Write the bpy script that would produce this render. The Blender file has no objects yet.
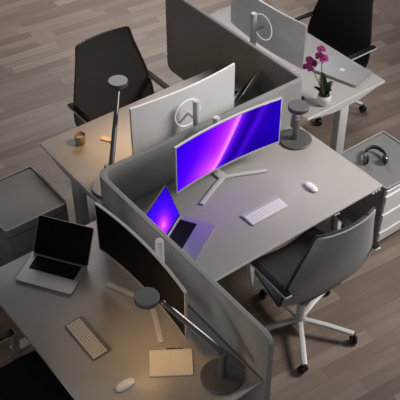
import bpy, bmesh, math, random
from mathutils import Vector, Matrix, Euler
PI = math.pi
random.seed(7)
S = bpy.context.scene
COL = S.collection

# ------------------------------------------------------------ camera, world, lights, exposure
cam = bpy.data.cameras.new('camera')
cam.sensor_width = 36.0
cam.lens = 36.0 * 892.09 / 400
camo = bpy.data.objects.new('camera', cam); COL.objects.link(camo)
camo.location = (-2.1135, -3.8757, 4.7897)
camo.rotation_euler = (0.83758, 0.00383, -0.65108)
S.camera = camo

w = bpy.data.worlds.new('world'); S.world = w; w.use_nodes = True
w.node_tree.nodes['Background'].inputs[0].default_value = (0.80, 0.86, 1.0, 1)
w.node_tree.nodes['Background'].inputs[1].default_value = 0.075

def area(name, loc, target, size, power, color, sizey=None, spread=180):
    l = bpy.data.lights.new(name, 'AREA'); l.energy = power; l.color = color
    l.shape = 'RECTANGLE'; l.size = size; l.size_y = sizey or size
    l.spread = math.radians(spread)
    o = bpy.data.objects.new(name, l); COL.objects.link(o); o.location = loc
    d = Vector(target) - Vector(loc)
    o.rotation_euler = d.to_track_quat('-Z', 'Y').to_euler()
    return o
area('ceiling_spot_panel', (3.8, -2.2, 3.2), (1.25, -0.45, 0.7), 1.2, 38, (1.0, 0.95, 0.925), 1.2, 84)
area('ceiling_panel', (3.9, 4.7, 4.4), (2.3, 2.9, 0.0), 2.4, 112, (1.0, 0.965, 0.94), 2.4, 118)
area('low_side_fill', (-3.4, -2.4, 1.9), (0.0, -1.3, 1.0), 1.2, 4.5, (1.0, 0.93, 0.86), 1.2, 80)  # unseen fill light added to lift the divider's left face

S.view_settings.view_transform = 'Standard'
S.view_settings.look = 'None'
S.view_settings.gamma = 1
S.view_settings.use_curve_mapping = False
S.view_settings.exposure = 0.0

# ------------------------------------------------------------ materials
def mat(name, color, rough=0.5, metal=0.0, noise=0.0, nscale=30, bump=0.0, bscale=300, emit=None, estr=0.0, spec=0.5, coat=0.0):
    m = bpy.data.materials.new(name); m.use_nodes = True
    nt = m.node_tree; b = nt.nodes['Principled BSDF']
    b.inputs['Roughness'].default_value = rough
    b.inputs['Metallic'].default_value = metal
    b.inputs['Specular IOR Level'].default_value = spec
    b.inputs['Coat Weight'].default_value = coat
    tc = nt.nodes.new('ShaderNodeTexCoord')
    n = nt.nodes.new('ShaderNodeTexNoise'); n.inputs['Scale'].default_value = nscale; n.inputs['Detail'].default_value = 4
    nt.links.new(tc.outputs['Object'], n.inputs['Vector'])
    mr = nt.nodes.new('ShaderNodeMapRange'); mr.inputs['To Min'].default_value = 1 - noise; mr.inputs['To Max'].default_value = 1 + noise
    nt.links.new(n.outputs['Fac'], mr.inputs['Value'])
    mx = nt.nodes.new('ShaderNodeVectorMath'); mx.operation = 'SCALE'
    mx.inputs[0].default_value = color
    nt.links.new(mr.outputs['Result'], mx.inputs['Scale'])
    nt.links.new(mx.outputs[0], b.inputs['Base Color'])
    if bump:
        n2 = nt.nodes.new('ShaderNodeTexNoise'); n2.inputs['Scale'].default_value = bscale
        nt.links.new(tc.outputs['Object'], n2.inputs['Vector'])
        bp = nt.nodes.new('ShaderNodeBump'); bp.inputs['Strength'].default_value = bump; bp.inputs['Distance'].default_value = 0.002
        nt.links.new(n2.outputs['Fac'], bp.inputs['Height']); nt.links.new(bp.outputs[0], b.inputs['Normal'])
    if emit:
        b.inputs['Emission Color'].default_value = (*emit, 1); b.inputs['Emission Strength'].default_value = estr
    return m

M = {}
M['felt'] = mat('grey_felt', (0.33, 0.33, 0.322), 0.95, noise=0.12, nscale=60, bump=0.6, bscale=250, spec=0.1)
M['top'] = mat('desk_laminate', (0.40, 0.385, 0.37), 0.42, noise=0.02, nscale=8)
M['edge'] = mat('desk_edge_band', (0.74, 0.735, 0.73), 0.4)
M['white_metal'] = mat('white_powder_coat', (0.62, 0.62, 0.61), 0.4, noise=0.02)
M['button'] = mat('control_buttons', (0.75, 0.75, 0.75), 0.3)
M['chair_fabric'] = mat('charcoal_upholstery', (0.034, 0.0325, 0.0315), 0.7, noise=0.12, nscale=80, bump=0.3, bscale=500, spec=0.3)
M['chair_back'] = mat('grey_back_upholstery', (0.43, 0.43, 0.43), 0.9, noise=0.12, nscale=80, bump=0.3, bscale=500, spec=0.3)
M['chair_piping'] = mat('dark_piping', (0.022, 0.022, 0.023), 0.6, noise=0.05)
M['chrome'] = mat('brushed_chrome', (0.72, 0.72, 0.73), 0.22, 1.0, noise=0.03)
M['arm_metal'] = mat('polished_arm_metal', (0.86, 0.86, 0.86), 0.28, 0.15, noise=0.02)
M['silver'] = mat('silver_frame', (0.78, 0.78, 0.78), 0.38, 0.1, noise=0.03)
M['black'] = mat('black_plastic', (0.012, 0.012, 0.013), 0.4, noise=0.05)
M['key_black'] = mat('matte_black_keys', (0.006, 0.006, 0.006), 0.6, noise=0.05, spec=0.2)
M['rubber'] = mat('black_rubber', (0.010, 0.010, 0.010), 0.6, noise=0.05)
M['alu'] = mat('aluminium_shell', (0.47, 0.47, 0.485), 0.38, 0.6, noise=0.02)
M['alu_dark'] = mat('dark_edge_metal', (0.2, 0.2, 0.21), 0.3, 0.9, noise=0.02)
M['mon_back'] = mat('monitor_back_satin', (0.88, 0.88, 0.885), 0.32, 0.1, noise=0.03, nscale=4)
M['mon_white'] = mat('monitor_white_plastic', (0.58, 0.58, 0.58), 0.35, noise=0.02)
M['mon_frame'] = mat('monitor_light_grey_frame', (0.44, 0.44, 0.44), 0.35, 0.2, noise=0.02)
M['ring'] = mat('ring_light', (0.9, 0.9, 0.9), 0.4, emit=(1, 1, 1), estr=0.45)
M['off_screen'] = mat('unlit_glass', (0.004, 0.004, 0.004), 0.4, noise=0.05, spec=0.05)
M['lamp'] = mat('lamp_grey_metal', (0.125, 0.125, 0.127), 0.45, 0.25, noise=0.05)
M['lamp_arm'] = mat('lamp_arm_metal', (0.26, 0.26, 0.26), 0.30, 0.8, noise=0.03)
M['diff_warm'] = mat('warm_diffuser', (0.8, 0.7, 0.5), 0.5, emit=(1.0, 0.62, 0.26), estr=6)
M['diff_soft'] = mat('soft_diffuser', (0.8, 0.75, 0.7), 0.5, emit=(1.0, 0.85, 0.7), estr=1.5)
M['ped'] = mat('pedestal_white', (0.86, 0.86, 0.85), 0.45, noise=0.02)
M['ped_side'] = mat('pedestal_side_shaded', (0.26, 0.25, 0.24), 0.5, noise=0.02)  # shade on the side shells put into a darker grey than the fronts
M['ped_core'] = mat('pedestal_core_grey', (0.10, 0.098, 0.096), 0.6, noise=0.03)
M['ped_top'] = mat('pedestal_top_grey', (0.17, 0.17, 0.164), 0.55, noise=0.04)
M['ped_rim'] = mat('pedestal_rim_grey', (0.30, 0.30, 0.29), 0.5, noise=0.03)
M['kbd_white'] = mat('white_keyboard_plate', (0.48, 0.47, 0.48), 0.4, noise=0.02)
M['kbd_silver'] = mat('silver_keyboard_plate', (0.22, 0.21, 0.20), 0.4, 0.4, noise=0.02)
M['key_white'] = mat('white_key', (0.88, 0.87, 0.88), 0.4, noise=0.02)
M['key_cream'] = mat('cream_key', (0.70, 0.67, 0.60), 0.45, noise=0.02)
M['mouse'] = mat('white_mouse_shell', (0.82, 0.81, 0.80), 0.25, noise=0.02)
M['paper'] = mat('paper', (0.80, 0.77, 0.70), 0.8, noise=0.03)
M['pen_dark'] = mat('pen_barrel', (0.02, 0.02, 0.02), 0.35, noise=0.03)
M['cup'] = mat('tan_stoneware', (0.36, 0.26, 0.15), 0.55, noise=0.1)
M['coffee'] = mat('dark_drink', (0.22, 0.16, 0.09), 0.4, noise=0.05)
M['tan'] = mat('pale_tan_wood', (0.62, 0.48, 0.32), 0.6, noise=0.08)
M['pot'] = mat('white_ceramic', (0.80, 0.78, 0.76), 0.35, noise=0.02)
M['soil'] = mat('bark_mix', (0.05, 0.035, 0.025), 0.9, noise=0.4, nscale=120)
M['leaf'] = mat('orchid_leaf', (0.018, 0.045, 0.016), 0.4, noise=0.2, nscale=20)
M['stem'] = mat('orchid_stem', (0.07, 0.085, 0.04), 0.5, noise=0.1)
M['petal'] = mat('magenta_petal', (0.60, 0.075, 0.36), 0.55, noise=0.3, nscale=90)
M['lip'] = mat('dark_magenta_lip', (0.22, 0.008, 0.10), 0.5, noise=0.1)
M['logo'] = mat('bright_logo', (0.85, 0.85, 0.86), 0.3, 0.2, noise=0.02)

def nodes_of(name):
    m = bpy.data.materials.new(name); m.use_nodes = True
    nt = m.node_tree
    return m, nt, nt.nodes['Principled BSDF']
def mth(nt, op, a, b=None, c=None):
    n = nt.nodes.new('ShaderNodeMath'); n.operation = op
    for i, v in enumerate((a, b, c)):
        if v is None: continue
        if isinstance(v, (int, float)): n.inputs[i].default_value = v
        else: nt.links.new(v, n.inputs[i])
    return n.outputs[0]
def ramp(nt, fac, stops):
    r = nt.nodes.new('ShaderNodeValToRGB'); e = r.color_ramp.elements
    while len(e) < len(stops): e.new(0.5)
    for el, (p, c) in zip(e, stops): el.position = p; el.color = (*c, 1)
    nt.links.new(fac, r.inputs[0]); return r.outputs[0]

def wood_floor():
    m, nt, b = nodes_of('oak_strip_floor')
    tc = nt.nodes.new('ShaderNodeTexCoord')
    mp = nt.nodes.new('ShaderNodeMapping'); mp.inputs['Rotation'].default_value = (0, 0, math.radians(6.0))
    nt.links.new(tc.outputs['Object'], mp.inputs['Vector'])
    sp = nt.nodes.new('ShaderNodeSeparateXYZ'); nt.links.new(mp.outputs[0], sp.inputs[0])
    W_, L_ = 0.105, 0.85
    yy = mth(nt, 'DIVIDE', sp.outputs[1], W_)
    row = mth(nt, 'FLOOR', yy)
    wn = nt.nodes.new('ShaderNodeTexWhiteNoise'); wn.noise_dimensions = '1D'; nt.links.new(row, wn.inputs['W'])
    xx = mth(nt, 'ADD', mth(nt, 'DIVIDE', sp.outputs[0], L_), mth(nt, 'MULTIPLY', wn.outputs['Value'], 7.3))
    colm = mth(nt, 'FLOOR', xx)
    cv = nt.nodes.new('ShaderNodeCombineXYZ'); nt.links.new(row, cv.inputs[0]); nt.links.new(colm, cv.inputs[1])
    wn2 = nt.nodes.new('ShaderNodeTexWhiteNoise'); wn2.noise_dimensions = '3D'; nt.links.new(cv.outputs[0], wn2.inputs['Vector'])
    # grain
    gv = nt.nodes.new('ShaderNodeCombineXYZ')
    nt.links.new(mth(nt, 'MULTIPLY', sp.outputs[0], 2.2), gv.inputs[0])
    nt.links.new(mth(nt, 'ADD', mth(nt, 'MULTIPLY', sp.outputs[1], 24), mth(nt, 'MULTIPLY', wn2.outputs['Value'], 40)), gv.inputs[1])
    g = nt.nodes.new('ShaderNodeTexNoise'); g.inputs['Scale'].default_value = 1.0; g.inputs['Detail'].default_value = 5; g.inputs['Roughness'].default_value = 0.6
    nt.links.new(gv.outputs[0], g.inputs['Vector'])
    v = mth(nt, 'ADD', mth(nt, 'MULTIPLY', wn2.outputs['Value'], 0.55), mth(nt, 'MULTIPLY', g.outputs['Fac'], 0.55))
    col = ramp(nt, v, [(0.12, (0.140, 0.100, 0.075)), (0.42, (0.205, 0.152, 0.118)), (0.70, (0.265, 0.204, 0.163)), (0.95, (0.36, 0.29, 0.24))])
    # seams
    fy = mth(nt, 'FRACT', yy); fx = mth(nt, 'FRACT', xx)
    sy = mth(nt, 'MINIMUM', fy, mth(nt, 'SUBTRACT', 1.0, fy))
    sx = mth(nt, 'MULTIPLY', mth(nt, 'MINIMUM', fx, mth(nt, 'SUBTRACT', 1.0, fx)), L_ / W_)
    sm = mth(nt, 'MINIMUM', sx, sy)
    k = nt.nodes.new('ShaderNodeMapRange'); k.inputs['From Max'].default_value = 0.03; k.inputs['To Min'].default_value = 0.72
    nt.links.new(sm, k.inputs['Value'])
    sc = nt.nodes.new('ShaderNodeVectorMath'); sc.operation = 'SCALE'
    nt.links.new(col, sc.inputs[0]); nt.links.new(k.outputs[0], sc.inputs['Scale'])
    nt.links.new(sc.outputs[0], b.inputs['Base Color'])
    b.inputs['Roughness'].default_value = 0.5
    bp = nt.nodes.new('ShaderNodeBump'); bp.inputs['Strength'].default_value = 0.15; bp.inputs['Distance'].default_value = 0.003
    nt.links.new(g.outputs['Fac'], bp.inputs['Height']); nt.links.new(bp.outputs[0], b.inputs['Normal'])
    return m

def srgb(r, g, b):
    f = lambda c: (c / 255 / 12.92) if c / 255 <= 0.04045 else ((c / 255 + 0.055) / 1.055) ** 2.4
    return (f(r), f(g), f(b))
def wallpaper(name, kind, strength):
    m, nt, b = nodes_of(name)
    uv = nt.nodes.new('ShaderNodeTexCoord')
    sp = nt.nodes.new('ShaderNodeSeparateXYZ'); nt.links.new(uv.outputs['UV'], sp.inputs[0])
    u, v = sp.outputs[0], sp.outputs[1]
    if kind == 'wide':
        u0 = mth(nt, 'ADD', mth(nt, 'MULTIPLY', mth(nt, 'POWER', v, 0.8), 0.26), 0.37)
        d = mth(nt, 'ADD', mth(nt, 'SUBTRACT', u, u0), 0.6)
        c1 = ramp(nt, d, [(0.0, srgb(42, 0, 205)), (0.24, srgb(72, 0, 225)), (0.36, srgb(115, 8, 232)), (0.46, srgb(150, 22, 235)),
                          (0.54, srgb(180, 50, 240)), (0.595, srgb(225, 125, 248)), (0.62, srgb(120, 20, 225)), (0.67, srgb(52, 5, 180)), (0.75, srgb(26, 0, 130)), (0.82, srgb(66, 10, 200)),
                          (0.88, srgb(34, 3, 155)), (1.0, srgb(30, 0, 165))])
        # pink pool of the wallpaper low on the band, and a dark sweep to its right
        dx = mth(nt, 'MULTIPLY', mth(nt, 'SUBTRACT', u, 0.36), 2.6); dy = mth(nt, 'MULTIPLY', mth(nt, 'SUBTRACT', v, 0.02), 1.5)
        r2 = mth(nt, 'ADD', mth(nt, 'MULTIPLY', dx, dx), mth(nt, 'MULTIPLY', dy, dy))
        pk = mth(nt, 'MULTIPLY', mth(nt, 'POWER', 2.718, mth(nt, 'MULTIPLY', r2, -6.0)), 0.3)
        ex = mth(nt, 'MULTIPLY', mth(nt, 'SUBTRACT', u, 0.85), 2.4); ey = mth(nt, 'MULTIPLY', mth(nt, 'SUBTRACT', v, 0.05), 1.8)
        q2 = mth(nt, 'ADD', mth(nt, 'MULTIPLY', ex, ex), mth(nt, 'MULTIPLY', ey, ey))
        dk = mth(nt, 'MULTIPLY', mth(nt, 'POWER', 2.718, mth(nt, 'MULTIPLY', q2, -4.0)), 0.55)
        left = mth(nt, 'LESS_THAN', mth(nt, 'SUBTRACT', u, u0), 0.0)
        pk = mth(nt, 'MULTIPLY', pk, left)
        mxp = nt.nodes.new('ShaderNodeMix'); mxp.data_type = 'RGBA'
        nt.links.new(pk, mxp.inputs[0]); nt.links.new(c1, mxp.inputs[6]); mxp.inputs[7].default_value = (*srgb(255, 110, 235), 1)
        mxd = nt.nodes.new('ShaderNodeMix'); mxd.data_type = 'RGBA'
        nt.links.new(dk, mxd.inputs[0]); nt.links.new(mxp.outputs[2], mxd.inputs[6]); mxd.inputs[7].default_value = (*srgb(20, 0, 105), 1)
        c = mxd.outputs[2]
    else:
        dx = mth(nt, 'SUBTRACT', u, 0.42); dy = mth(nt, 'MULTIPLY', mth(nt, 'SUBTRACT', v, 0.28), 0.9)
        r = mth(nt, 'SQRT', mth(nt, 'ADD', mth(nt, 'MULTIPLY', dx, dx), mth(nt, 'MULTIPLY', dy, dy)))
        c = ramp(nt, r, [(0.0, srgb(240, 110, 235)), (0.10, srgb(200, 55, 235)), (0.24, srgb(125, 22, 238)), (0.4, srgb(70, 12, 235)), (0.6, srgb(48, 8, 215)), (0.9, srgb(30, 2, 150))])
    nt.links.new(c, b.inputs['Emission Color']); b.inputs['Emission Strength'].default_value = strength
    b.inputs['Base Color'].default_value = (0.0, 0.0, 0.0, 1); b.inputs['Roughness'].default_value = 0.6
    b.inputs['Specular IOR Level'].default_value = 0.0
    return m
M['floor'] = wood_floor()
M['wide_screen'] = wallpaper('lit_wide_wallpaper', 'wide', 1.32)
M['lap_screen'] = wallpaper('lit_small_wallpaper', 'lap', 1.3)

# ------------------------------------------------------------ helpers
def obj(name, bm, m, parent=None, sharp=35, loc=None, rot=None):
    bmesh.ops.recalc_face_normals(bm, faces=bm.faces)
    me = bpy.data.meshes.new(name); bm.to_mesh(me); bm.free()
    me.materials.append(m)
    me.polygons.foreach_set('use_smooth', [True] * len(me.polygons))
    me.set_sharp_from_angle(angle=math.radians(sharp))
    o = bpy.data.objects.new(name, me); COL.objects.link(o)
    if parent: o.parent = parent
    if loc: o.location = loc
    if rot: o.rotation_euler = rot
    return o
def tag(o, label, cat, group=None):
    o['label'] = label; o['category'] = cat
    if group: o['group'] = group
    return o
def thing(name, label, cat, loc=(0, 0, 0), rotz=0, group=None):
    o = bpy.data.objects.new(name, None); COL.objects.link(o)
    o.empty_display_size = 0.1
    o.location = loc; o.rotation_euler = (0, 0, rotz)
    return tag(o, label, cat, group)
def BM(): return bmesh.new()
def box(bm, lo, hi, bev=0.0, seg=2, mtx=None):
    t = bmesh.new()
    bmesh.ops.create_cube(t, size=1)
    for v in t.verts:
        v.co = Vector([lo[i] + (v.co[i] + 0.5) * (hi[i] - lo[i]) for i in range(3)])
    if bev: bmesh.ops.bevel(t, geom=list(t.edges), offset=bev, segments=seg, affect='EDGES', profile=0.5)
    if mtx: t.transform(mtx)
    merge(bm, t); return bm
def merge(bm, t):
    me = bpy.data.meshes.new('tmp'); t.to_mesh(me); t.free(); bm.from_mesh(me); bpy.data.meshes.remove(me)
def lathe(bm, prof, n=32, mtx=None):
    """prof: list of (r, z) from axis to axis; r=0 makes a pole."""
    t = bmesh.new(); rings = []
    for r, z in prof:
        if r < 1e-6: rings.append([t.verts.new((0, 0, z))])
        else: rings.append([t.verts.new((r * math.cos(2 * PI * i / n), r * math.sin(2 * PI * i / n), z)) for i in range(n)])
    for a, b in zip(rings, rings[1:]):
        for i in range(n):
            j = (i + 1) % n
            if len(a) == 1 and len(b) == 1: break
            if len(a) == 1: t.faces.new((a[0], b[i], b[j]))
            elif len(b) == 1: t.faces.new((a[i], a[j], b[0]))
            else: t.faces.new((a[i], a[j], b[j], b[i]))
    if mtx: t.transform(mtx)
    merge(bm, t); return bm
def tube(bm, pts, rad, n=12, flat=None, up=(0, 0, 1), cap=True):
    """sweep an ellipse (rad or per-point radii); flat=(a,b) half sizes makes a rounded bar."""
    pts = [Vector(p) for p in pts]; rings = []
    for i, p in enumerate(pts):
        d = (pts[min(i + 1, len(pts) - 1)] - pts[max(i - 1, 0)]).normalized()
        u = Vector(up)
        if abs(d.dot(u)) > 0.98: u = Vector((0, 1, 0)) if abs(d.y) < 0.9 else Vector((1, 0, 0))
        s = d.cross(u).normalized(); q = s.cross(d).normalized()
        r = rad[i] if isinstance(rad, (list, tuple)) else rad
        ring = []
        for k in range(n):
            a = 2 * PI * k / n; c, sn = math.cos(a), math.sin(a)
            if flat:
                e = 0.4
                c = math.copysign(abs(c) ** e, c) * flat[0]; sn = math.copysign(abs(sn) ** e, sn) * flat[1]
            else: c *= r; sn *= r
            ring.append(bm.verts.new(p + s * c + q * sn))
        rings.append(ring)
    for a, b in zip(rings, rings[1:]):
        for k in range(n): bm.faces.new((a[k], a[(k + 1) % n], b[(k + 1) % n], b[k]))
    if cap: bm.faces.new(rings[0][::-1]); bm.faces.new(rings[-1])
    return bm
def prism(bm, poly, z0, z1, mtx=None, bev=0):
    t = bmesh.new()
    a = [t.verts.new((x, y, z0)) for x, y in poly]; b = [t.verts.new((x, y, z1)) for x, y in poly]
    t.faces.new(a[::-1]); t.faces.new(b)
    n = len(poly)
    for i in range(n): t.faces.new((a[i], a[(i + 1) % n], b[(i + 1) % n], b[i]))
    if bev: bmesh.ops.bevel(t, geom=list(t.edges), offset=bev, segments=2, affect='EDGES')
    if mtx: t.transform(mtx)
    merge(bm, t); return bm
def rrect(w_, d_, r, n=5):
    p = []
    for cx, cy, a0 in ((w_/2-r, d_/2-r, 0), (-w_/2+r, d_/2-r, 90), (-w_/2+r, -d_/2+r, 180), (w_/2-r, -d_/2+r, 270)):
        for i in range(n + 1):
            a = math.radians(a0 + 90 * i / n); p.append((cx + r * math.cos(a), cy + r * math.sin(a)))
    return p
def smooth_path(pts, k=6):
    P = [Vector(p) for p in pts]; out = []
    for i in range(len(P) - 1):
        p0, p1, p2, p3 = P[max(i-1, 0)], P[i], P[i+1], P[min(i+2, len(P)-1)]
        for j in range(k):
            t = j / k
            out.append(0.5 * ((2*p1) + (p2-p0)*t + (2*p0-5*p1+4*p2-p3)*t*t + (3*p1-p0-3*p2+p3)*t**3))
    out.append(P[-1]); return out

H = 0.74   # desk top height
# ------------------------------------------------------------ structure
fl = obj('floor', box(BM(), (-6, -6, -0.06), (9, 9, 0)), M['floor'])
fl['kind'] = 'structure'

# ------------------------------------------------------------ divider
def divider():
    t = thing('desk_divider', 'z-shaped grey felt privacy screen zigzagging between the four desks', 'divider')
    Lc, R_, Q_ = 1.752, 0.075, 0.024
    path = []
    r = 0.07
    y0, y1 = -1.705, 1.68
    for i in range(9): path.append((0, y0 + r * (1 - math.cos(PI / 2 * i / 8))))
    for i in range(1, 9): path.append((0, y0 + r + (-R_ - y0 - r) * i / 8))
    for i in range(1, 9):
        a = PI - PI / 2 * i / 8; path.append((R_ + R_ * math.cos(a), -R_ + R_ * math.sin(a)))
    for i in range(1, 9): path.append((R_ + (Lc - R_ - Q_) * i / 8, 0))
    for i in range(1, 9):
        a = -PI / 2 + PI / 2 * i / 8; path.append((Lc - Q_ + Q_ * math.cos(a), Q_ + Q_ * math.sin(a)))
    for i in range(1, 9): path.append((Lc, Q_ + (y1 - r - Q_) * i / 8))
    for i in range(1, 9): path.append((Lc, y1 - r + r * math.sin(PI / 2 * i / 8)))
    bm = BM(); rings = []; zb, zt, h, b = 0.30, 1.10, 0.02, 0.007
    for i, (x, y) in enumerate(path):
        p = Vector((x, y)); q0 = Vector(path[max(i - 1, 0)]); q1 = Vector(path[min(i + 1, len(path) - 1)])
        d = (q1 - q0).normalized(); n = Vector((-d.y, d.x))
        e = min(y - y0 if x == 0 else 9, y1 - y if x == Lc else 9)
        dz = r - math.sqrt(max(r * r - (r - e) ** 2, 0)) if e < r else 0
        ring = []
        for s, z in ((-h, zb + dz + b), (-h, zt - dz - b), (-h + b, zt - dz), (h - b, zt - dz), (h, zt - dz - b), (h, zb + dz + b), (h - b, zb + dz), (-h + b, zb + dz)):
            ring.append(bm.verts.new((p.x + n.x * s, p.y + n.y * s, z)))
        rings.append(ring)
    for a, c in zip(rings, rings[1:]):
        for k in range(8): bm.faces.new((a[k], a[(k + 1) % 8], c[(k + 1) % 8], c[k]))
    bm.faces.new(rings[0][::-1]); bm.faces.new(rings[-1])
    obj('felt_panel', bm, M['felt'], t)
    bm = BM(); box(bm, (1.7715, -0.019, 0.885), (1.786, 0.010, 0.925), 0.004)
    obj('clamp', bm, M['black'], t)
    # feet carry the screen on the floor
    for x, y, rz in ((0, -1.30, 0), (0, -0.30, 0), (1.752, 0.35, 0), (1.752, 1.30, 0)):
        bm = BM(); box(bm, (x - 0.012, y - 0.03, 0.012), (x + 0.012, y + 0.03, 0.32), 0.003); box(bm, (x - 0.12, y - 0.035, 0), (x + 0.12, y + 0.035, 0.014), 0.004)
        obj('foot', bm, M['white_metal'], t)
divider()

# ------------------------------------------------------------ desks
def desk(label, cx, cy, rz, w_, d_, control=False):
    """local: x along the length, user at -y"""
    t = thing('standing_desk', label, 'desk', (cx, cy, 0), rz, 'sit-stand desks of the cluster')
    bm = BM(); box(bm, (-w_/2, -d_/2, H - 0.024), (w_/2, d_/2, H), 0.003, 2)
    o = obj('tabletop', bm, M['top'], t)
    bm = BM()
    for s in (-1, 1):   # thin edge band round the top
        box(bm, (-w_/2 - 0.001, s * (d_/2) - 0.002, H - 0.023), (w_/2 + 0.001, s * (d_/2) + 0.002, H - 0.002), 0.0008, 1)
        box(bm, (s * w_/2 - 0.002, -d_/2, H - 0.023), (s * w_/2 + 0.002, d_/2, H - 0.002), 0.0008, 1)
    obj('edge_band', bm, M['edge'], o)
    for s in (-1, 1):
        xx = s * (w_/2 - 0.045)
        bm = BM(); box(bm, (xx - 0.034, -0.046, 0.02), (xx + 0.034, 0.046, H - 0.05), 0.006)
        lg = obj('leg', bm, M['white_metal'], t)
        bm = BM(); box(bm, (xx - 0.035, -d_/2 + 0.08, 0), (xx + 0.035, d_/2 - 0.06, 0.026), 0.008)
        obj('foot', bm, M['white_metal'], lg)
        bm = BM()   # tapered bracket under the top
        mt = Matrix.Translation((xx, 0, 0)) @ Matrix.Rotation(PI / 2, 4, 'Z') @ Matrix.Rotation(PI / 2, 4, 'X')
        prism(bm, [(-d_/2 + 0.05, H - 0.024), (d_/2 - 0.05, H - 0.024), (d_/2 - 0.05, H - 0.036), (0.12, H - 0.085), (-0.12, H - 0.085), (-d_/2 + 0.05, H - 0.036)], -0.036, 0.036, mt, 0.003)
        obj('bracket', bm, M['white_metal'], lg)
    bm = BM()
    for yy in (-0.13, 0.13): box(bm, (-w_/2 + 0.1, yy - 0.02, H - 0.064), (w_/2 - 0.1, yy + 0.02, H - 0.024), 0.004)
    obj('crossbar', bm, M['white_metal'], t)
    if control:
        bm = BM(); box(bm, (w_/2 - 0.10, -d_/2 - 0.004, H - 0.042), (w_/2 - 0.005, -d_/2 + 0.05, H - 0.024), 0.004)
        c = obj('control_panel', bm, M['ped_core'], t)
        for k in range(3):
            bm = BM(); x = w_/2 - 0.092 + k * 0.03
            box(bm, (x, -d_/2 - 0.008, H - 0.039), (x + 0.018, -d_/2 - 0.003, H - 0.027), 0.002)
            obj('button', bm, M['button'], c)
    return t
desk('white desk in the centre under the lit purple monitor', (0.035 + 1.690) / 2, -(0.035 + 0.930) / 2, 0, 1.655, 0.895, True)
desk('white desk holding the tan cup, lit amber by its lamp', (0.046 + 1.73) / 2, (0.035 + 0.918) / 2, PI, 1.684, 0.883)
desk('white desk carrying the magenta orchid and closed laptop', (1.80 + 2.627) / 2, (-0.055 + 1.60) / 2, PI / 2, 1.655, 0.827)
desk('white desk in the dim lower left holding the paper notebook', -(0.035 + 0.917) / 2, (-1.685 - 0.028) / 2, -PI / 2, 1.657, 0.882)

# ------------------------------------------------------------ pedestals
def pedestal(label, x0, y0, x1, y1, drawer_dir):
    w_, d_ = x1 - x0, y1 - y0
    t = thing('drawer_pedestal', label, 'drawer cabinet', ((x0 + x1) / 2, (y0 + y1) / 2, 0), 0 if drawer_dir < 0 else PI, 'rolling drawer pedestals')
    X, Y = w_ / 2, d_ / 2
    bm = BM(); box(bm, (-X + 0.008, -Y + 0.022, 0.055), (X - 0.008, Y - 0.008, 0.56), 0.01)
    obj('body', bm, M['ped_core'], t)
    # side and back shells with shadow gaps
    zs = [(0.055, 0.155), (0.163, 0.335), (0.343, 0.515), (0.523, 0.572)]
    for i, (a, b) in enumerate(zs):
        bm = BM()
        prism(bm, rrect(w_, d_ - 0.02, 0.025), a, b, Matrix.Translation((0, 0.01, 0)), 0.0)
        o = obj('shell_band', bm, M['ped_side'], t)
        bm = BM()
        poly = [(0.0, a + 0.002), (-0.019, a + 0.004), (-0.027, b - 0.004), (-0.024, b), (0.0, b)]
        mt = Matrix.Translation((0, -Y + 0.02, 0)) @ Matrix(((0, 0, 1, 0), (1, 0, 0, 0), (0, 1, 0, 0), (0, 0, 0, 1)))
        prism(bm, poly, -X + 0.004, X - 0.004, mt, 0.002)
        obj('drawer_front', bm, M['ped'], t)
    bm = BM(); prism(bm, rrect(w_ - 0.03, d_ - 0.03, 0.02), 0.572, 0.584); obj('top_mat', bm, M['ped_top'], t)
    bm = BM(); o_ = rrect(w_, d_, 0.025); i_ = rrect(w_ - 0.024, d_ - 0.024, 0.016)
    va = []
    for z in (0.570, 0.592):
        va.append([bm.verts.new((x, y, z)) for x, y in o_]); va.append([bm.verts.new((x, y, z)) for x, y in i_])
    n = len(o_)
    for k in range(n):
        j = (k + 1) % n
        bm.faces.new((va[0][k], va[0][j], va[2][j], va[2][k])); bm.faces.new((va[1][k], va[3][k], va[3][j], va[1][j]))
        bm.faces.new((va[2][k], va[2][j], va[3][j], va[3][k])); bm.faces.new((va[0][k], va[1][k], va[1][j], va[0][j]))
    obj('top_rim', bm, M['ped_rim'], t)
    for sx in (-1, 1):
        for sy in (-1, 1):
            bm = BM(); lathe(bm, [(0, -0.012), (0.022, -0.012), (0.026, -0.006), (0.026, 0.006), (0.022, 0.012), (0, 0.012)], 18, Matrix.Translation((sx * (X - 0.06), sy * (Y - 0.07), 0.026)) @ Matrix.Rotation(PI / 2, 4, 'Y'))
            box(bm, (sx * (X - 0.06) - 0.016, sy * (Y - 0.07) - 0.016, 0.03), (sx * (X - 0.06) + 0.016, sy * (Y - 0.07) + 0.016, 0.058), 0.004)
            obj('caster', bm, M['black'], t)
    return t
pedestal('white drawer pedestal at the right with headphones lying on it', 1.82, -0.880, 2.300, -0.380, -1)
pedestal('dim grey-topped empty drawer pedestal behind the left laptop', -0.545, 0.385, -0.055, 0.905, 1)

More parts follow.
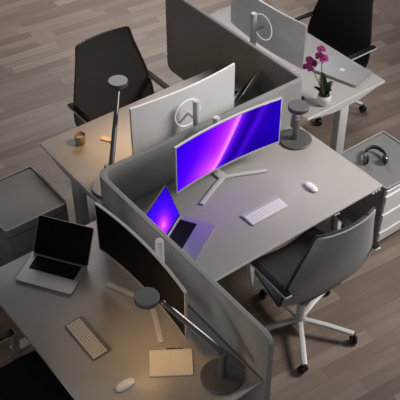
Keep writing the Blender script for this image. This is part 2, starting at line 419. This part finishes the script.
# ------------------------------------------------------------ monitors
def monitor(label, x, y, rz, lit):
    """local: screen faces -y, foot at z=0"""
    t = thing('curved_monitor', label, 'monitor', (x, y, H + 0.0005), rz, 'curved ultrawide monitors')
    half, z0, z1, sag, yc = 0.447, 0.1395, 0.5255, 0.035, -0.020
    N = 28
    def ys(u): return yc - sag * u * u
    def slab(zlo, zhi, yfront, yback, inset, front_only=False):
        bm = BM(); uvl = bm.loops.layers.uv.new('uv')
        F = []; Bk = []
        for i in range(N + 1):
            u = -1 + 2 * i / N; xx = u * (half - inset)
            uu = xx / half
            F.append((bm.verts.new((xx, ys(uu) + yfront, zlo)), bm.verts.new((xx, ys(uu) + yfront, zhi))))
            Bk.append((bm.verts.new((xx, ys(uu) + yback, zlo)), bm.verts.new((xx, ys(uu) + yback, zhi))))
        for i in range(N):
            f = bm.faces.new((F[i][0], F[i+1][0], F[i+1][1], F[i][1]))
            for l, (a, b) in zip(f.loops, ((i, 0), (i+1, 0), (i+1, 1), (i, 1))): l[uvl].uv = (a / N, b)
            bm.faces.new((Bk[i+1][0], Bk[i][0], Bk[i][1], Bk[i+1][1]))
            bm.faces.new((F[i][1], F[i+1][1], Bk[i+1][1], Bk[i][1]))
            bm.faces.new((F[i+1][0], F[i][0], Bk[i][0], Bk[i+1][0]))
        bm.faces.new((F[0][0], F[0][1], Bk[0][1], Bk[0][0])); bm.faces.new((F[N][1], F[N][0], Bk[N][0], Bk[N][1]))
        return bm
    hs = obj('housing', slab(z0, z1, 0.0, 0.014, 0.0), M['mon_back'], t)
    bz = BM()
    # slim white bezel framing the glass
    def strip(pts_fn, n):
        pass
    bm = slab(z0 - 0.001, z1 + 0.001, -0.003, 0.0125, -0.001)
    obj('bezel', bm, M['mon_frame'], t)
    obj('screen', slab(z0 + 0.018, z1 - 0.007, -0.0042, -0.002, 0.008), M['wide_screen'] if lit else M['off_screen'], t)
    # V foot
    bm = BM()
    for s in (-1, 1):
        tube(bm, [(-s * 0.012, 0.010, 0.009), (s * 0.03, -0.004, 0.0085), (s * 0.08, -0.022, 0.008), (s * 0.290, -0.118, 0.006)], 1, 12, flat=(0.017, 0.0055))
    tube(bm, [(0, 0.10, 0.008), (0, -0.002, 0.008)], 1, 12, flat=(0.034, 0.0060))
    obj('foot', bm, M['mon_white'], t)
    bm = BM(); lathe(bm, [(0, 0.003), (0.030, 0.003), (0.030, 0.012), (0.025, 0.016), (0.025, 0.470), (0.022, 0.477), (0, 0.479)], 28, Matrix.Translation((0, 0.092, 0)))
    obj('column', bm, M['mon_white'], t)
    bm = BM(); tube(bm, [(0, yc + 0.012, 0.315), (0, 0.092, 0.315)], 0.011, 16)
    obj('mount', bm, M['mon_white'], t)
    bm = BM()
    rr = 0.108; pts = []
    for i in range(49):
        a = 2 * PI * i / 48; px, pz = rr * math.cos(a), 0.318 + rr * math.sin(a)
        pts.append((px, ys(px / half) + 0.0145, pz))
    tube(bm, pts, 0.0032, 8, up=(0, 1, 0), cap=False)
    obj('ring_light', bm, M['ring'], t)
    return t
monitor('curved monitor with a lit purple and pink wallpaper', 0.866, -0.217, 0, True)
monitor('curved monitor seen from behind, back to back with the purple one', 0.873, 0.201, PI, False)
monitor('curved monitor seen from behind, left of the magenta orchid', 2.024, 0.761, PI / 2, False)
monitor('curved monitor with a dark screen between dim laptop and notebook', -0.206, -0.846, -PI / 2, False)

# ------------------------------------------------------------ laptops
def apple_logo(bm, s, mtx):
    t = []
    n = 40
    pts = []
    for i in range(n):
        a = 2 * PI * i / n + PI / 2
        r = 0.5 * (1 - 0.10 * math.cos(2 * (a - PI / 2)))
        px, py = r * math.cos(a), r * math.sin(a) * 1.02
        py -= 0.10 * math.exp(-(px / 0.12) ** 2) if py > 0 else -0.07 * math.exp(-(px / 0.12) ** 2)
        bx, by = 0.62, 0.10
        d = math.hypot(px - bx, py - by)
        if d < 0.27:
            k = 0.27 / max(d, 1e-4); px, py = bx + (px - bx) * k, by + (py - by) * k
        pts.append((px * s, py * s))
    prism(bm, pts, 0, 0.0006, mtx)
    leaf = [(0.02 * s, 0.56 * s), (0.05 * s, 0.70 * s), (0.14 * s, 0.80 * s), (0.24 * s, 0.84 * s), (0.20 * s, 0.70 * s), (0.12 * s, 0.60 * s)]
    prism(bm, leaf, 0, 0.0006, mtx)
def laptop(label, x, y, rz, w_, d_, tilt, lit=False, closed=False, lidscale=1.0):
    """local: centre of base, hinge at +y, user at -y"""
    t = thing('laptop', label, 'laptop', (x, y, H + 0.001), rz, 'silver laptops')
    bm = BM(); prism(bm, rrect(w_, d_, 0.014), 0.002, 0.014, None, 0.0015)
    base = obj('base', bm, M['alu'], t)
    bm = BM()
    for sx in (-1, 1):
        for sy in (-1, 1): lathe(bm, [(0, 0), (0.007, 0), (0.007, 0.003), (0, 0.003)], 12, Matrix.Translation((sx * (w_/2 - 0.03), sy * (d_/2 - 0.03), 0)))
    obj('rubber_feet', bm, M['rubber'], base)
    if closed:
        bm = BM(); prism(bm, rrect(w_, d_, 0.014), 0.0155, 0.022, None, 0.0015)
        lid = obj('lid', bm, M['alu'], t)
        bm = BM(); apple_logo(bm, 0.042, Matrix.Translation((0, 0, 0.0219)) @ Matrix.Rotation(PI, 4, 'Z'))
        obj('logo', bm, M['logo'], lid)
        bm = BM(); prism(bm, rrect(w_ - 0.006, d_ - 0.006, 0.012), 0.0138, 0.0157); obj('seal', bm, M['black'], t)
        return t
    # keyboard well with keys, trackpad
    bm = BM(); box(bm, (-w_/2 + 0.035, -0.012, 0.0139), (w_/2 - 0.035, d_/2 - 0.020, 0.0146), 0.0)
    kw = w_ - 0.076; rows = 6; kd = (d_/2 - 0.020 + 0.012 - 0.006)
    for r in range(rows):
        for c in range(14):
            if r == 0 and 3 < c < 10: continue
            kx = -kw/2 + kw * c / 14; ky = -0.009 + kd * r / rows
            box(bm, (kx + 0.0012, ky + 0.0012, 0.0142), (kx + kw / 14 - 0.0012, ky + kd / rows - 0.0012, 0.0158))
    box(bm, (-kw/2 + kw * 4 / 14 + 0.0012, -0.0078, 0.0142), (-kw/2 + kw * 10 / 14 - 0.0012, -0.009 + kd / rows - 0.0012, 0.0158))
    obj('keyboard', bm, M['key_black'], base)
    bm = BM(); box(bm, (-0.075, -d_/2 + 0.012, 0.0139), (0.075, -0.022, 0.0143)); obj('trackpad', bm, M['alu'], base)
    # lid: tilt = angle past vertical
    mt = Matrix.Translation((0, d_/2 - 0.006, 0.014)) @ Matrix.Rotation(PI / 2 - tilt, 4, 'X')
    ld = d_ * lidscale
    bm = BM(); prism(bm, rrect(w_, ld, 0.014), -0.0055, 0.0, mt @ Matrix.Translation((0, ld / 2, 0)), 0.0012)
    lid = obj('lid', bm, M['alu'], t)
    bm = BM(); prism(bm, rrect(w_ - 0.004, ld - 0.004, 0.012), 0.0, 0.0007, mt @ Matrix.Translation((0, ld / 2, 0))); obj('bezel', bm, M['off_screen'], lid)
    bm = BM(); uvl = bm.loops.layers.uv.new('uv')
    x1, y0_, y1_ = w_/2 - 0.007, 0.016, ld - 0.008
    cs = [(-x1, y0_), (x1, y0_), (x1, y1_), (-x1, y1_)]
    f = bm.faces.new([bm.verts.new(mt @ Vector((a, b, 0.0012))) for a, b in cs])
    g_ = [bm.verts.new(mt @ Vector((a, b, 0.0004))) for a, b in cs]
    for l, uv in zip(f.loops, ((0, 0), (1, 0), (1, 1), (0, 1))): l[uvl].uv = uv
    fv = list(f.verts)
    for k in range(4): bm.faces.new((fv[(k + 1) % 4], fv[k], g_[k], g_[(k + 1) % 4]))
    bm.faces.new(g_[::-1])
    obj('screen', bm, M['lap_screen'] if lit else M['off_screen'], lid)
    bm = BM(); tube(bm, [(-w_/2 + 0.03, d_/2 - 0.006, 0.0125), (w_/2 - 0.03, d_/2 - 0.006, 0.0125)], 0.0055, 10); obj('hinge', bm, M['alu_dark'], base)
    bm = BM(); apple_logo(bm, 0.042, mt @ Matrix.Translation((0, ld / 2, -0.0056)) @ Matrix.Rotation(PI, 4, 'Y')); obj('logo', bm, M['logo'], lid)
    return t
laptop('open silver laptop with a glowing blue and purple screen', 0.306, -0.538, math.radians(30.3), 0.345, 0.258, math.radians(22), lit=True)
laptop('open laptop half hidden between the upper monitor and dark divider', 1.425, 0.545, math.radians(210.3), 0.345, 0.250, math.radians(31))
laptop('closed silver laptop lying beside the orchid', 2.439, 0.239, math.radians(-74), 0.400, 0.262, 0, closed=True)
laptop('open silver laptop with a black screen on the dim left desk', -0.548, -0.279, math.radians(-56.6), 0.380, 0.250, math.radians(33))

# ------------------------------------------------------------ desk lamps
def desk_lamp(label, base, head, post_h, diff, power, color, disk=False):
    t = thing('desk_lamp', label, 'desk lamp', (base[0], base[1], H), 0, 'grey task lamps')
    hx, hy, hz = head[0] - base[0], head[1] - base[1], head[2] - H
    L = math.hypot(hx, hy); ux, uy = hx / L, hy / L
    bm = BM(); lathe(bm, [(0, 0), (0.119, 0), (0.121, 0.003), (0.121, 0.014), (0.117, 0.018), (0.03, 0.019), (0, 0.019)], 48)
    obj('base', bm, M['lamp'], t)
    bm = BM(); lathe(bm, [(0, 0.018), (0.026, 0.018), (0.023, 0.03), (0.023, post_h + 0.010), (0.018, post_h + 0.016), (0, post_h + 0.017)], 24)
    obj('post', bm, M['lamp'], t)
    sl = (hz - post_h) / (L - 0.065)
    tail = 0.115
    off = Vector((uy, -ux, 0)) * 0.028
    a = Vector((-ux * tail, -uy * tail, post_h - sl * tail)) + off
    b = Vector((ux * (L - 0.085), uy * (L - 0.085), post_h + sl * (L - 0.085))) + off * 0.6
    bm = BM(); tube(bm, [a, b], [0.021, 0.015], 16)
    obj('arm', bm, M['lamp_arm'], t)
    bm = BM(); tube(bm, [Vector((0, 0, post_h)) - off * 0.4, Vector((0, 0, post_h)) + off * 1.4], 0.013, 14)
    obj('pivot', bm, M['lamp'], t)
    bm = BM(); tube(bm, [b, Vector((hx - ux * 0.055, hy - uy * 0.055, hz))], 0.007, 10)
    obj('neck', bm, M['black'], t)
    bm = BM(); lathe(bm, [(0, 0.014), (0.066, 0.014), (0.0685, 0.0115), (0.0685, -0.016), (0.066, -0.018), (0, -0.018)], 48, Matrix.Translation((hx, hy, hz)))
    hd = obj('lamp_head', bm, M['lamp'], t, 25)
    bm = BM(); lathe(bm, [(0, -0.0175), (0.050, -0.0175), (0.050, -0.0195), (0, -0.0195)], 32, Matrix.Translation((hx, hy, hz)))
    obj('diffuser', bm, diff, hd)
    if power:
        l = bpy.data.lights.new('lamp_bulb', 'AREA' if disk else 'POINT')
        if disk: l.shape = 'DISK'; l.size = 0.09
        else: l.shadow_soft_size = 0.03
        l.energy = power; l.color = color
        o = bpy.data.objects.new('lamp_bulb', l); COL.objects.link(o); o.parent = t; o.location = (hx, hy, hz - 0.055)
    return t
desk_lamp('grey desk lamp standing between notebook and divider at the bottom', (-0.195, -1.534), (-0.420, -1.163, 1.22), 0.185, M['diff_warm'], 2.1, (1.0, 0.60, 0.26))
desk_lamp('grey desk lamp leaning up in front of the upper-left chair', (0.180, 0.190), (0.511, 0.518, 1.30), 0.185, M['diff_warm'], 2.6, (1.0, 0.58, 0.23), True)
desk_lamp('grey desk lamp standing right of the purple monitor', (1.549, -0.194), (1.267, -0.481, 1.33), 0.185, M['diff_soft'], 1.5, (1.0, 0.85, 0.72))

# ------------------------------------------------------------ chairs
def chair(label, x, y, rz, star=18, off=(0, 0)):
    """local: user faces +y, back at -y"""
    t = thing('office_chair', label, 'office chair', (x, y, 0), rz, 'charcoal swivel chairs')
    # one sling shell: profile (y, z, half width, edge lift)
    prof = smooth_path([(0.36, 0.435, 0.25), (0.335, 0.462, 0.285), (0.22, 0.472, 0.305), (0.08, 0.455, 0.32), (-0.03, 0.455, 0.340), (-0.096, 0.474, 0.355), (-0.134, 0.525, 0.366), (-0.154, 0.61, 0.362), (-0.174, 0.74, 0.338), (-0.199, 0.89, 0.297), (-0.224, 1.02, 0.260), (-0.238, 1.10, 0.244), (-0.243, 1.125, 0.236), (-0.245, 1.137, 0.220)], 5)
    NU = 20; th = 0.03
    A = []; B = []; Cc = []
    bm = BM(); b2 = BM()
    n = len(prof)
    for i, p in enumerate(prof):
        d = prof[min(i + 1, n - 1)] - prof[max(i - 1, 0)]
        nrm = Vector((0, d.y, -d.x)).normalized()   # (y,z) normal: pointing up / to the user
        dy, dz = d.x, d.y
        nl = math.hypot(dy, dz); ny, nz = dz / nl, -dy / nl
        if nz < 0 and p.y < 0.5: ny, nz = -ny, -nz
        if p.y >= 0.5 and ny < 0: ny, nz = -ny, -nz
        ra, rb, rm, rn = [], [], [], []
        for j in range(NU + 1):
            u = -1 + 2 * j / NU
            lift = 0.034 * u * u
            thick = th * (1 - 0.55 * u ** 8)
            bx = p.z * u
            ra.append(bm.verts.new((bx, p.x + ny * lift, p.y + nz * lift)))
            h_ = thick * 0.5
            rm.append(bm.verts.new((bx, p.x + ny * (lift - h_), p.y + nz * (lift - h_))))
            rn.append(b2.verts.new((bx, p.x + ny * (lift - h_ - 0.0005), p.y + nz * (lift - h_ - 0.0005))))
            rb.append(b2.verts.new((bx, p.x + ny * (lift - thick), p.y + nz * (lift - thick))))
        A.append(ra); B.append(rm); Cc.append((rn, rb))
    def skin(m_, P, Q):
        for i in range(n - 1):
            for j in range(NU):
                m_.faces.new((P[i][j], P[i][j+1], P[i+1][j+1], P[i+1][j])); m_.faces.new((Q[i][j+1], Q[i][j], Q[i+1][j], Q[i+1][j+1]))
            m_.faces.new((P[i][0], P[i+1][0], Q[i+1][0], Q[i][0])); m_.faces.new((P[i+1][NU], P[i][NU], Q[i][NU], Q[i+1][NU]))
        for j in range(NU):
            m_.faces.new((P[0][j+1], P[0][j], Q[0][j], Q[0][j+1])); m_.faces.new((P[n-1][j], P[n-1][j+1], Q[n-1][j+1], Q[n-1][j]))
    skin(bm, A, B); skin(b2, [c[0] for c in Cc], [c[1] for c in Cc])
    edge = [(A[i][0].co + B[i][0].co) / 2 for i in range(n)] + [(A[n-1][j].co + B[n-1][j].co) / 2 for j in range(1, NU)] + [(A[i][NU].co + B[i][NU].co) / 2 for i in range(n - 1, -1, -1)]
    edge = [v.copy() for v in edge]
    obj('seat_and_back_pad', bm, M['chair_fabric'], t, 50)
    obj('outer_shell', b2, M['chair_back'], t, 50)
    bm = BM(); tube(bm, edge, 0.010, 8, up=(1, 0, 0.01))
    obj('piping', bm, M['chair_piping'], t, 60)
    # arms
    for s in (-1, 1):
        X = 0.368
        bm = BM()
        path = [(s * 0.16, 0.16, 0.425), (s * 0.33, 0.185, 0.428), (s * 0.375, 0.20, 0.45), (s * X, 0.215, 0.66), (s * X, 0.208, 0.682), (s * X, 0.19, 0.687), (s * X, -0.175, 0.687)]
        tube(bm, path, 1, 12, flat=(0.022, 0.006), up=(0, 0.2, 1)) if False else None
        rings = []
        # flat bar: wide across x on the rail, wide across y on the upright
        sect = [((s*0.16, 0.17, 0.425), (0, 0.026, 0), (0, 0, 0.006)), ((s*0.345, 0.19, 0.428), (0, 0.026, 0), (0, 0, 0.006)), ((s*0.368, 0.193, 0.445), (0, 0.026, 0), (s*0.006, 0, 0.003)),
                ((s*X, 0.20, 0.50), (0, 0.024, 0), (0.007, 0, 0)), ((s*X, 0.205, 0.675), (0, 0.016, 0.004), (0.022, 0, 0))]
        for c, a, b in sect:
            c, a, b = Vector(c), Vector(a), Vector(b)
            rings.append([bm.verts.new(c + a + b), bm.verts.new(c + a - b), bm.verts.new(c - a - b), bm.verts.new(c - a + b)])
        for r0, r1 in zip(rings, rings[1:]):
            for k in range(4): bm.faces.new((r0[k], r0[(k+1) % 4], r1[(k+1) % 4], r1[k]))
        bm.faces.new(rings[0][::-1]); bm.faces.new(rings[-1])
        box(bm, (s * X - 0.024, -0.185, 0.670), (s * X + 0.024, 0.222, 0.684), 0.003)
        fr = obj('armrest', bm, M['arm_metal'], t)
        bm = BM(); box(bm, (s * X - 0.022 - s * 0.001, -0.180, 0.683), (s * X + 0.022 - s * 0.001, 0.205, 0.694), 0.003)
        obj('arm_pad', bm, M['key_black'], fr)
    bm = BM(); box(bm, (-0.17, -0.10, 0.385), (0.17, 0.21, 0.425), 0.012); obj('tilt_mechanism', bm, M['alu_dark'], t)
    bm = BM(); lathe(bm, [(0, 0.06), (0.042, 0.06), (0.042, 0.12), (0.030, 0.15), (0.028, 0.26), (0.021, 0.265), (0.021, 0.39), (0, 0.39)], 24, Matrix.Translation((off[0], off[1], 0))); obj('column', bm, M['silver'], t)
    for k in range(5):
        a = math.radians(star + 72 * k); c, s_ = math.cos(a), math.sin(a)
        bm = BM()
        tube(bm, [(off[0] + r_ * c, off[1] + r_ * s_, z_) for r_, z_ in ((0.02, 0.105), (0.2, 0.098), (0.375, 0.078))], 1, 12, flat=(0.018, 0.012))
        lg = obj('star_leg', bm, M['silver'], t)
        bm = BM()
        sw = Matrix.Translation((off[0] + 0.375 * c, off[1] + 0.375 * s_, 0)) @ Matrix.Rotation(a + 0.9 + k, 4, 'Z')
        for q in (-0.016, 0.016):
            lathe(bm, [(0, -0.010), (0.026, -0.010), (0.030, -0.005), (0.030, 0.005), (0.026, 0.010), (0, 0.010)], 20, sw @ Matrix.Translation((0.012, q, 0.030)) @ Matrix.Rotation(PI / 2, 4, 'X'))
        tube(bm, [sw @ Vector((0, 0, 0.032)), sw @ Vector((0, 0, 0.078))], 0.010, 10)
        tube(bm, [sw @ Vector((0.012, -0.02, 0.03)), sw @ Vector((0.012, 0.02, 0.03))], 0.008, 10)
        obj('caster', bm, M['black'], lg)
    return t
chair('charcoal office chair seen from behind at the central desk', 0.908, -1.115, math.radians(-3), 20, (-0.075, 0.006))
chair('black office chair facing the camera at the upper left', 0.875, 1.09, PI, 40)
chair('black office chair beyond the orchid at the upper right', 2.81, 0.768, PI / 2, -155)
chair('black office chair cut off at the lower-left corner', -1.15, -0.86, -PI / 2, 10)

# ------------------------------------------------------------ keyboards and mice
def keyboard(label, cx, cy, rz, w_, d_, plate, keym):
    t = thing('keyboard', label, 'keyboard', (cx, cy, H), rz, 'compact wireless keyboards')
    tilt = Matrix.Rotation(math.radians(3.2), 4, 'X')
    mt = Matrix.Translation((0, 0, 0.0075)) @ tilt
    bm = BM(); prism(bm, rrect(w_, d_, 0.010), -0.003, 0.003, mt, 0.001)
    tube(bm, [(-w_/2 + 0.012, d_/2 - 0.010, 0.0065), (w_/2 - 0.012, d_/2 - 0.010, 0.0065)], 0.0065, 12)
    obj('body', bm, plate, t)
    rows, cols = 6, 14
    kw, kd = w_ - 0.014, d_ - 0.032
    y0 = -d_/2 + 0.007
    px, py = kw / cols, kd / rows
    me_cache = {}
    for r in range(rows):
        c = 0
        while c < cols:
            span = 5 if (r == 0 and c == 4) else 1
            key = span
            x0 = -kw/2 + c * px
            if key not in me_cache:
                bm = BM(); box(bm, (-span * px / 2 + 0.0012, -py / 2 + 0.0012, 0), (span * px / 2 - 0.0012, py / 2 - 0.0012, 0.0032), 0.0008, 1)
                o = obj('key', bm, keym, t); me_cache[key] = o
            else:
                o = me_cache[key].copy(); COL.objects.link(o); o.parent = t
            lm = mt @ Matrix.Translation((x0 + span * px / 2, y0 + (r + 0.5) * py, 0.003))
            o.location = lm.translation; o.rotation_euler = (math.radians(3.2), 0, 0)
            c += span
    return t
keyboard('white compact keyboard in front of the purple monitor', 0.874, -0.648, 0, 0.318, 0.122, M['kbd_white'], M['key_white'])
keyboard('silver keyboard with cream keys on the dim lower-left desk', -0.642, -0.849, -PI / 2, 0.318, 0.126, M['kbd_silver'], M['key_cream'])
def mouse(label, cx, cy, rz):
    t = thing('computer_mouse', label, 'mouse', (cx, cy, H), rz, 'white computer mice')
    bm = BM()
    bmesh.ops.create_uvsphere(bm, u_segments=28, v_segments=16, radius=1)
    for v in bm.verts:
        c = v.co
        e = 0.8
        c.x = math.copysign(abs(c.x) ** e, c.x) * 0.030; c.y = math.copysign(abs(c.y) ** e, c.y) * 0.060
        c.z = (max(c.z, 0) ** 0.8) * 0.022 + 0.006 if c.z > 0 else 0.006 + 0.004 * c.z
    obj('shell', bm, M['mouse'], t, 60)
    bm = BM(); prism(bm, rrect(0.050, 0.108, 0.024), 0.0, 0.0045); obj('underside', bm, M['black'], t)
    bm = BM(); lathe(bm, [(0, 0.0), (0.004, 0.0), (0.003, 0.0022), (0, 0.0026)], 14, Matrix.Translation((0, 0.032, 0.0245)))
    obj('scroll_ball', bm, M['ped_core'], t)
    return t
mouse('white mouse on the central desk right of its keyboard', 1.279, -0.657, math.radians(-3))
mouse('white mouse on the lower-left desk in warm lamplight', -0.655, -1.256, math.radians(-92))

# ------------------------------------------------------------ notebook, pen, cup, block
c_ = (-0.3645, -1.2845)
t = thing('notebook', 'blank cream paper notebook under the lower lamp', 'notebook', (c_[0], c_[1], H), math.radians(-34.5))
bm = BM(); prism(bm, rrect(0.248, 0.186, 0.006), 0, 0.0016); obj('cover', bm, M['ped_core'], t)
bm = BM(); prism(bm, rrect(0.244, 0.182, 0.005), 0.0014, 0.010, None, 0.0008); obj('pages', bm, M['paper'], t)
bm = BM()
for k in range(14):
    x = -0.112 + k * 0.224 / 13
    tube(bm, [(x, 0.086 + 0.006 * math.cos(a), 0.0088 + 0.006 * math.sin(a)) for a in [math.radians(20 * i) for i in range(10)]], 0.0007, 6)
obj('wire_binding', bm, M['alu'], t)
t = thing('pen', 'black pen with silver tip lying along the notebook edge', 'pen', (-0.3165, -1.196, H + 0.0052), math.radians(-34.5))
bm = BM(); tube(bm, [(-0.015, 0, 0), (0.078, 0, 0), (0.082, 0, 0)], [0.005, 0.005, 0.0035], 14); obj('barrel', bm, M['pen_dark'], t)
bm = BM(); tube(bm, [(-0.082, 0, 0), (-0.076, 0, 0), (-0.055, 0, 0), (-0.015, 0, 0)], [0.0008, 0.002, 0.0048, 0.0050], 14); obj('tip_section', bm, M['alu'], t)
bm = BM(); box(bm, (0.035, -0.0015, 0.004), (0.080, 0.0015, 0.0065), 0.0006, 1); obj('clip', bm, M['alu'], t)

t = thing('cup', 'small tan cup on the amber-lit upper-left desk', 'cup', (0.283, 0.735, H))
bm = BM(); lathe(bm, [(0, 0), (0.030, 0), (0.035, 0.004), (0.039, 0.03), (0.041, 0.075), (0.0405, 0.078), (0.038, 0.076), (0.036, 0.05), (0.033, 0.012), (0, 0.010)], 32); obj('body', bm, M['cup'], t)
bm = BM(); lathe(bm, [(0, 0.055), (0.0362, 0.055), (0.0362, 0.058), (0, 0.0583)], 28); obj('drink', bm, M['coffee'], t)
bm = BM(); prism(bm, rrect(0.045, 0.085, 0.004), 0, 0.012, None, 0.001)
o = obj('note_block', bm, M['tan'], None, loc=(0.457, 0.652, H), rot=(0, 0, 0.5))
tag(o, 'small pale tan block beside the upper-left lamp arm', 'block')

# ------------------------------------------------------------ headphones
t = thing('headphones', 'black over-ear headphones lying on the right pedestal', 'headphones', (1.985, -0.60, 0.584), math.radians(-38))
t.scale = (0.92, 0.92, 0.92)
R0 = 0.088
arc = [(R0 * 1.02 * math.cos(a), R0 * 1.45 * math.sin(a) , 0.034 + 0.016 * math.sin(a)) for a in [math.radians(-8 + 196 * i / 28) for i in range(29)]]
bm = BM(); tube(bm, arc, 1, 12, flat=(0.006, 0.015)); obj('headband', bm, M['black'], t, 60)
bm = BM(); tube(bm, [(p[0] * 0.93, p[1] * 0.93, p[2]) for p in arc[7:22]], 1, 12, flat=(0.006, 0.014)); obj('head_cushion', bm, M['rubber'], t, 60)
for s in (-1, 1):
    mt = Matrix.Translation((s * 0.082, -0.022, 0.040)) @ Matrix.Rotation(s * math.radians(82), 4, 'Y')
    bm = BM(); lathe(bm, [(0, 0.016), (0.022, 0.016), (0.033, 0.008), (0.036, 0), (0.036, -0.004), (0, -0.004)], 28, mt)
    e = obj('ear_cup', bm, M['alu_dark'], t)
    bm = BM()
    lathe(bm, [(0.016, -0.004), (0.034, -0.004), (0.038, -0.010), (0.037, -0.019), (0.030, -0.024), (0.020, -0.020), (0.016, -0.012)], 28, mt)
    lathe(bm, [(0, -0.006), (0.02, -0.006), (0.02, -0.010), (0, -0.010)], 20, mt)
    obj('ear_cushion', bm, M['rubber'], e, 60)
    bm = BM(); tube(bm, [(s * 0.089, 0.012, 0.036), (s * 0.094, -0.012, 0.038)], 1, 10, flat=(0.004, 0.010)); obj('slider', bm, M['chrome'], e)

# ------------------------------------------------------------ orchid
t = thing('potted_orchid', 'magenta orchid in a round white pot on the upper-right desk', 'potted plant', (2.022, 0.012, H))
bm = BM(); lathe(bm, [(0, 0), (0.034, 0), (0.046, 0.012), (0.054, 0.040), (0.055, 0.062), (0.050, 0.085), (0.047, 0.088), (0.044, 0.085), (0.046, 0.07), (0.044, 0.06), (0, 0.058)], 36); obj('pot', bm, M['pot'], t, 60)
bm = BM(); lathe(bm, [(0, 0.074), (0.02, 0.078), (0.0455, 0.070), (0.0455, 0.06), (0, 0.06)], 24); obj('bark', bm, M['soil'], t)
def leaf(tip, mid, wid):
    pts = smooth_path([(0, 0, 0.07), mid, tip], 8); n = len(pts)
    bm = BM(); rows = []
    for i, p in enumerate(pts):
        k = i / (n - 1); wv = wid * (math.sin(PI * min(k * 0.86 + 0.12, 1.0)) ** 0.8)
        d = (pts[min(i + 1, n - 1)] - pts[max(i - 1, 0)]).normalized(); s = d.cross(Vector((0, 0, 1)))
        s = s.normalized() if s.length > 1e-4 else Vector((1, 0, 0)); q = s.cross(d)
        rows.append([bm.verts.new(p + s * wv * u + q * (0.25 * wv * u * u)) for u in (-1, -0.5, 0, 0.5, 1)] )
    for a, b in zip(rows, rows[1:]):
        for k in range(4): bm.faces.new((a[k], a[k+1], b[k+1], b[k]))
    bmesh.ops.solidify(bm, geom=list(bm.faces), thickness=0.003)
    obj('leaf', bm, M['leaf'], t, 60)
leaf((0.035, 0.075, 0.235), (0.010, 0.035, 0.16), 0.034)
leaf((0.105, 0.030, 0.150), (0.050, 0.012, 0.135), 0.026)
leaf((-0.045, 0.075, 0.135), (-0.025, 0.04, 0.12), 0.022)
leaf((0.055, -0.02, 0.125), (0.028, -0.012, 0.11), 0.022)
leaf((-0.055, 0.00, 0.115), (-0.03, 0.00, 0.105), 0.018)
stemA = smooth_path([(0, 0, 0.07), (-0.03, 0.03, 0.17), (-0.045, 0.075, 0.25), (-0.045, 0.125, 0.305), (-0.07, 0.14, 0.31)], 6)
stemB = smooth_path([(0, 0, 0.07), (-0.005, 0.035, 0.2), (0.005, 0.06, 0.30), (0.02, 0.085, 0.37), (0.022, 0.108, 0.425)], 6)
for st in (stemA, stemB):
    bm = BM(); tube(bm, st, 0.0035, 8); obj('flower_stem', bm, M['stem'], t, 60)
def flower(loc, facing, s):
    zdir = Vector(facing).normalized()
    mt = Matrix.Translation(loc) @ zdir.to_track_quat('Z', 'Y').to_matrix().to_4x4()
    bm = BM()
    for ang, ln, wd in ((90, 1.0, 0.42), (210, 1.0, 0.42), (330, 1.0, 0.42), (20, 1.05, 0.62), (160, 1.05, 0.62)):
        rot = mt @ Matrix.Rotation(math.radians(ang), 4, 'Z')
        rows = []
        for i in range(7):
            k = i / 6; wv = wd * s * math.sin(PI * (0.08 + 0.88 * k)) ** 0.7
            rows.append([bm.verts.new(rot @ Vector((k * ln * s, wv * u, s * (0.10 * math.sin(k * 2.6) - 0.22 * k * k * (1 if wd > 0.5 else 0.5) + 0.12 * u * u)))) for u in (-1, -0.4, 0.4, 1)])
        for a, b in zip(rows, rows[1:]):
            for q in range(3): bm.faces.new((a[q], a[q+1], b[q+1], b[q]))
    bmesh.ops.solidify(bm, geom=list(bm.faces), thickness=0.0012)
    f = obj('flower', bm, M['petal'], t, 60)
    bm = BM()
    lathe(bm, [(0, 0.45 * s), (0.10 * s, 0.40 * s), (0.16 * s, 0.25 * s), (0.10 * s, 0.08 * s), (0, 0.0)], 12, mt)
    obj('lip', bm, M['lip'], f, 60)
cd = (-0.55, -0.62, 0.55)
O = Vector((2.022, 0.012, H))
for p, fc, s in (((1.895, 0.150, 1.035), (-0.8, -0.5, 0.35), 0.032), ((1.945, 0.145, 1.045), (-0.35, -0.8, 0.45), 0.040), ((1.925, 0.160, 1.080), (-0.6, -0.5, 0.7), 0.030),
                 ((1.998, 0.118, 1.165), (-0.3, -0.6, 0.75), 0.034), ((1.975, 0.105, 1.120), (-0.75, -0.5, 0.4), 0.036), ((2.003, 0.082, 1.095), (-0.15, -0.9, 0.45), 0.038), ((1.925, 0.135, 1.010), (-0.6, -0.8, 0.1), 0.026)):
    flower(Vector(p) + Vector((0.052, 0, 0)) - O, fc, s)
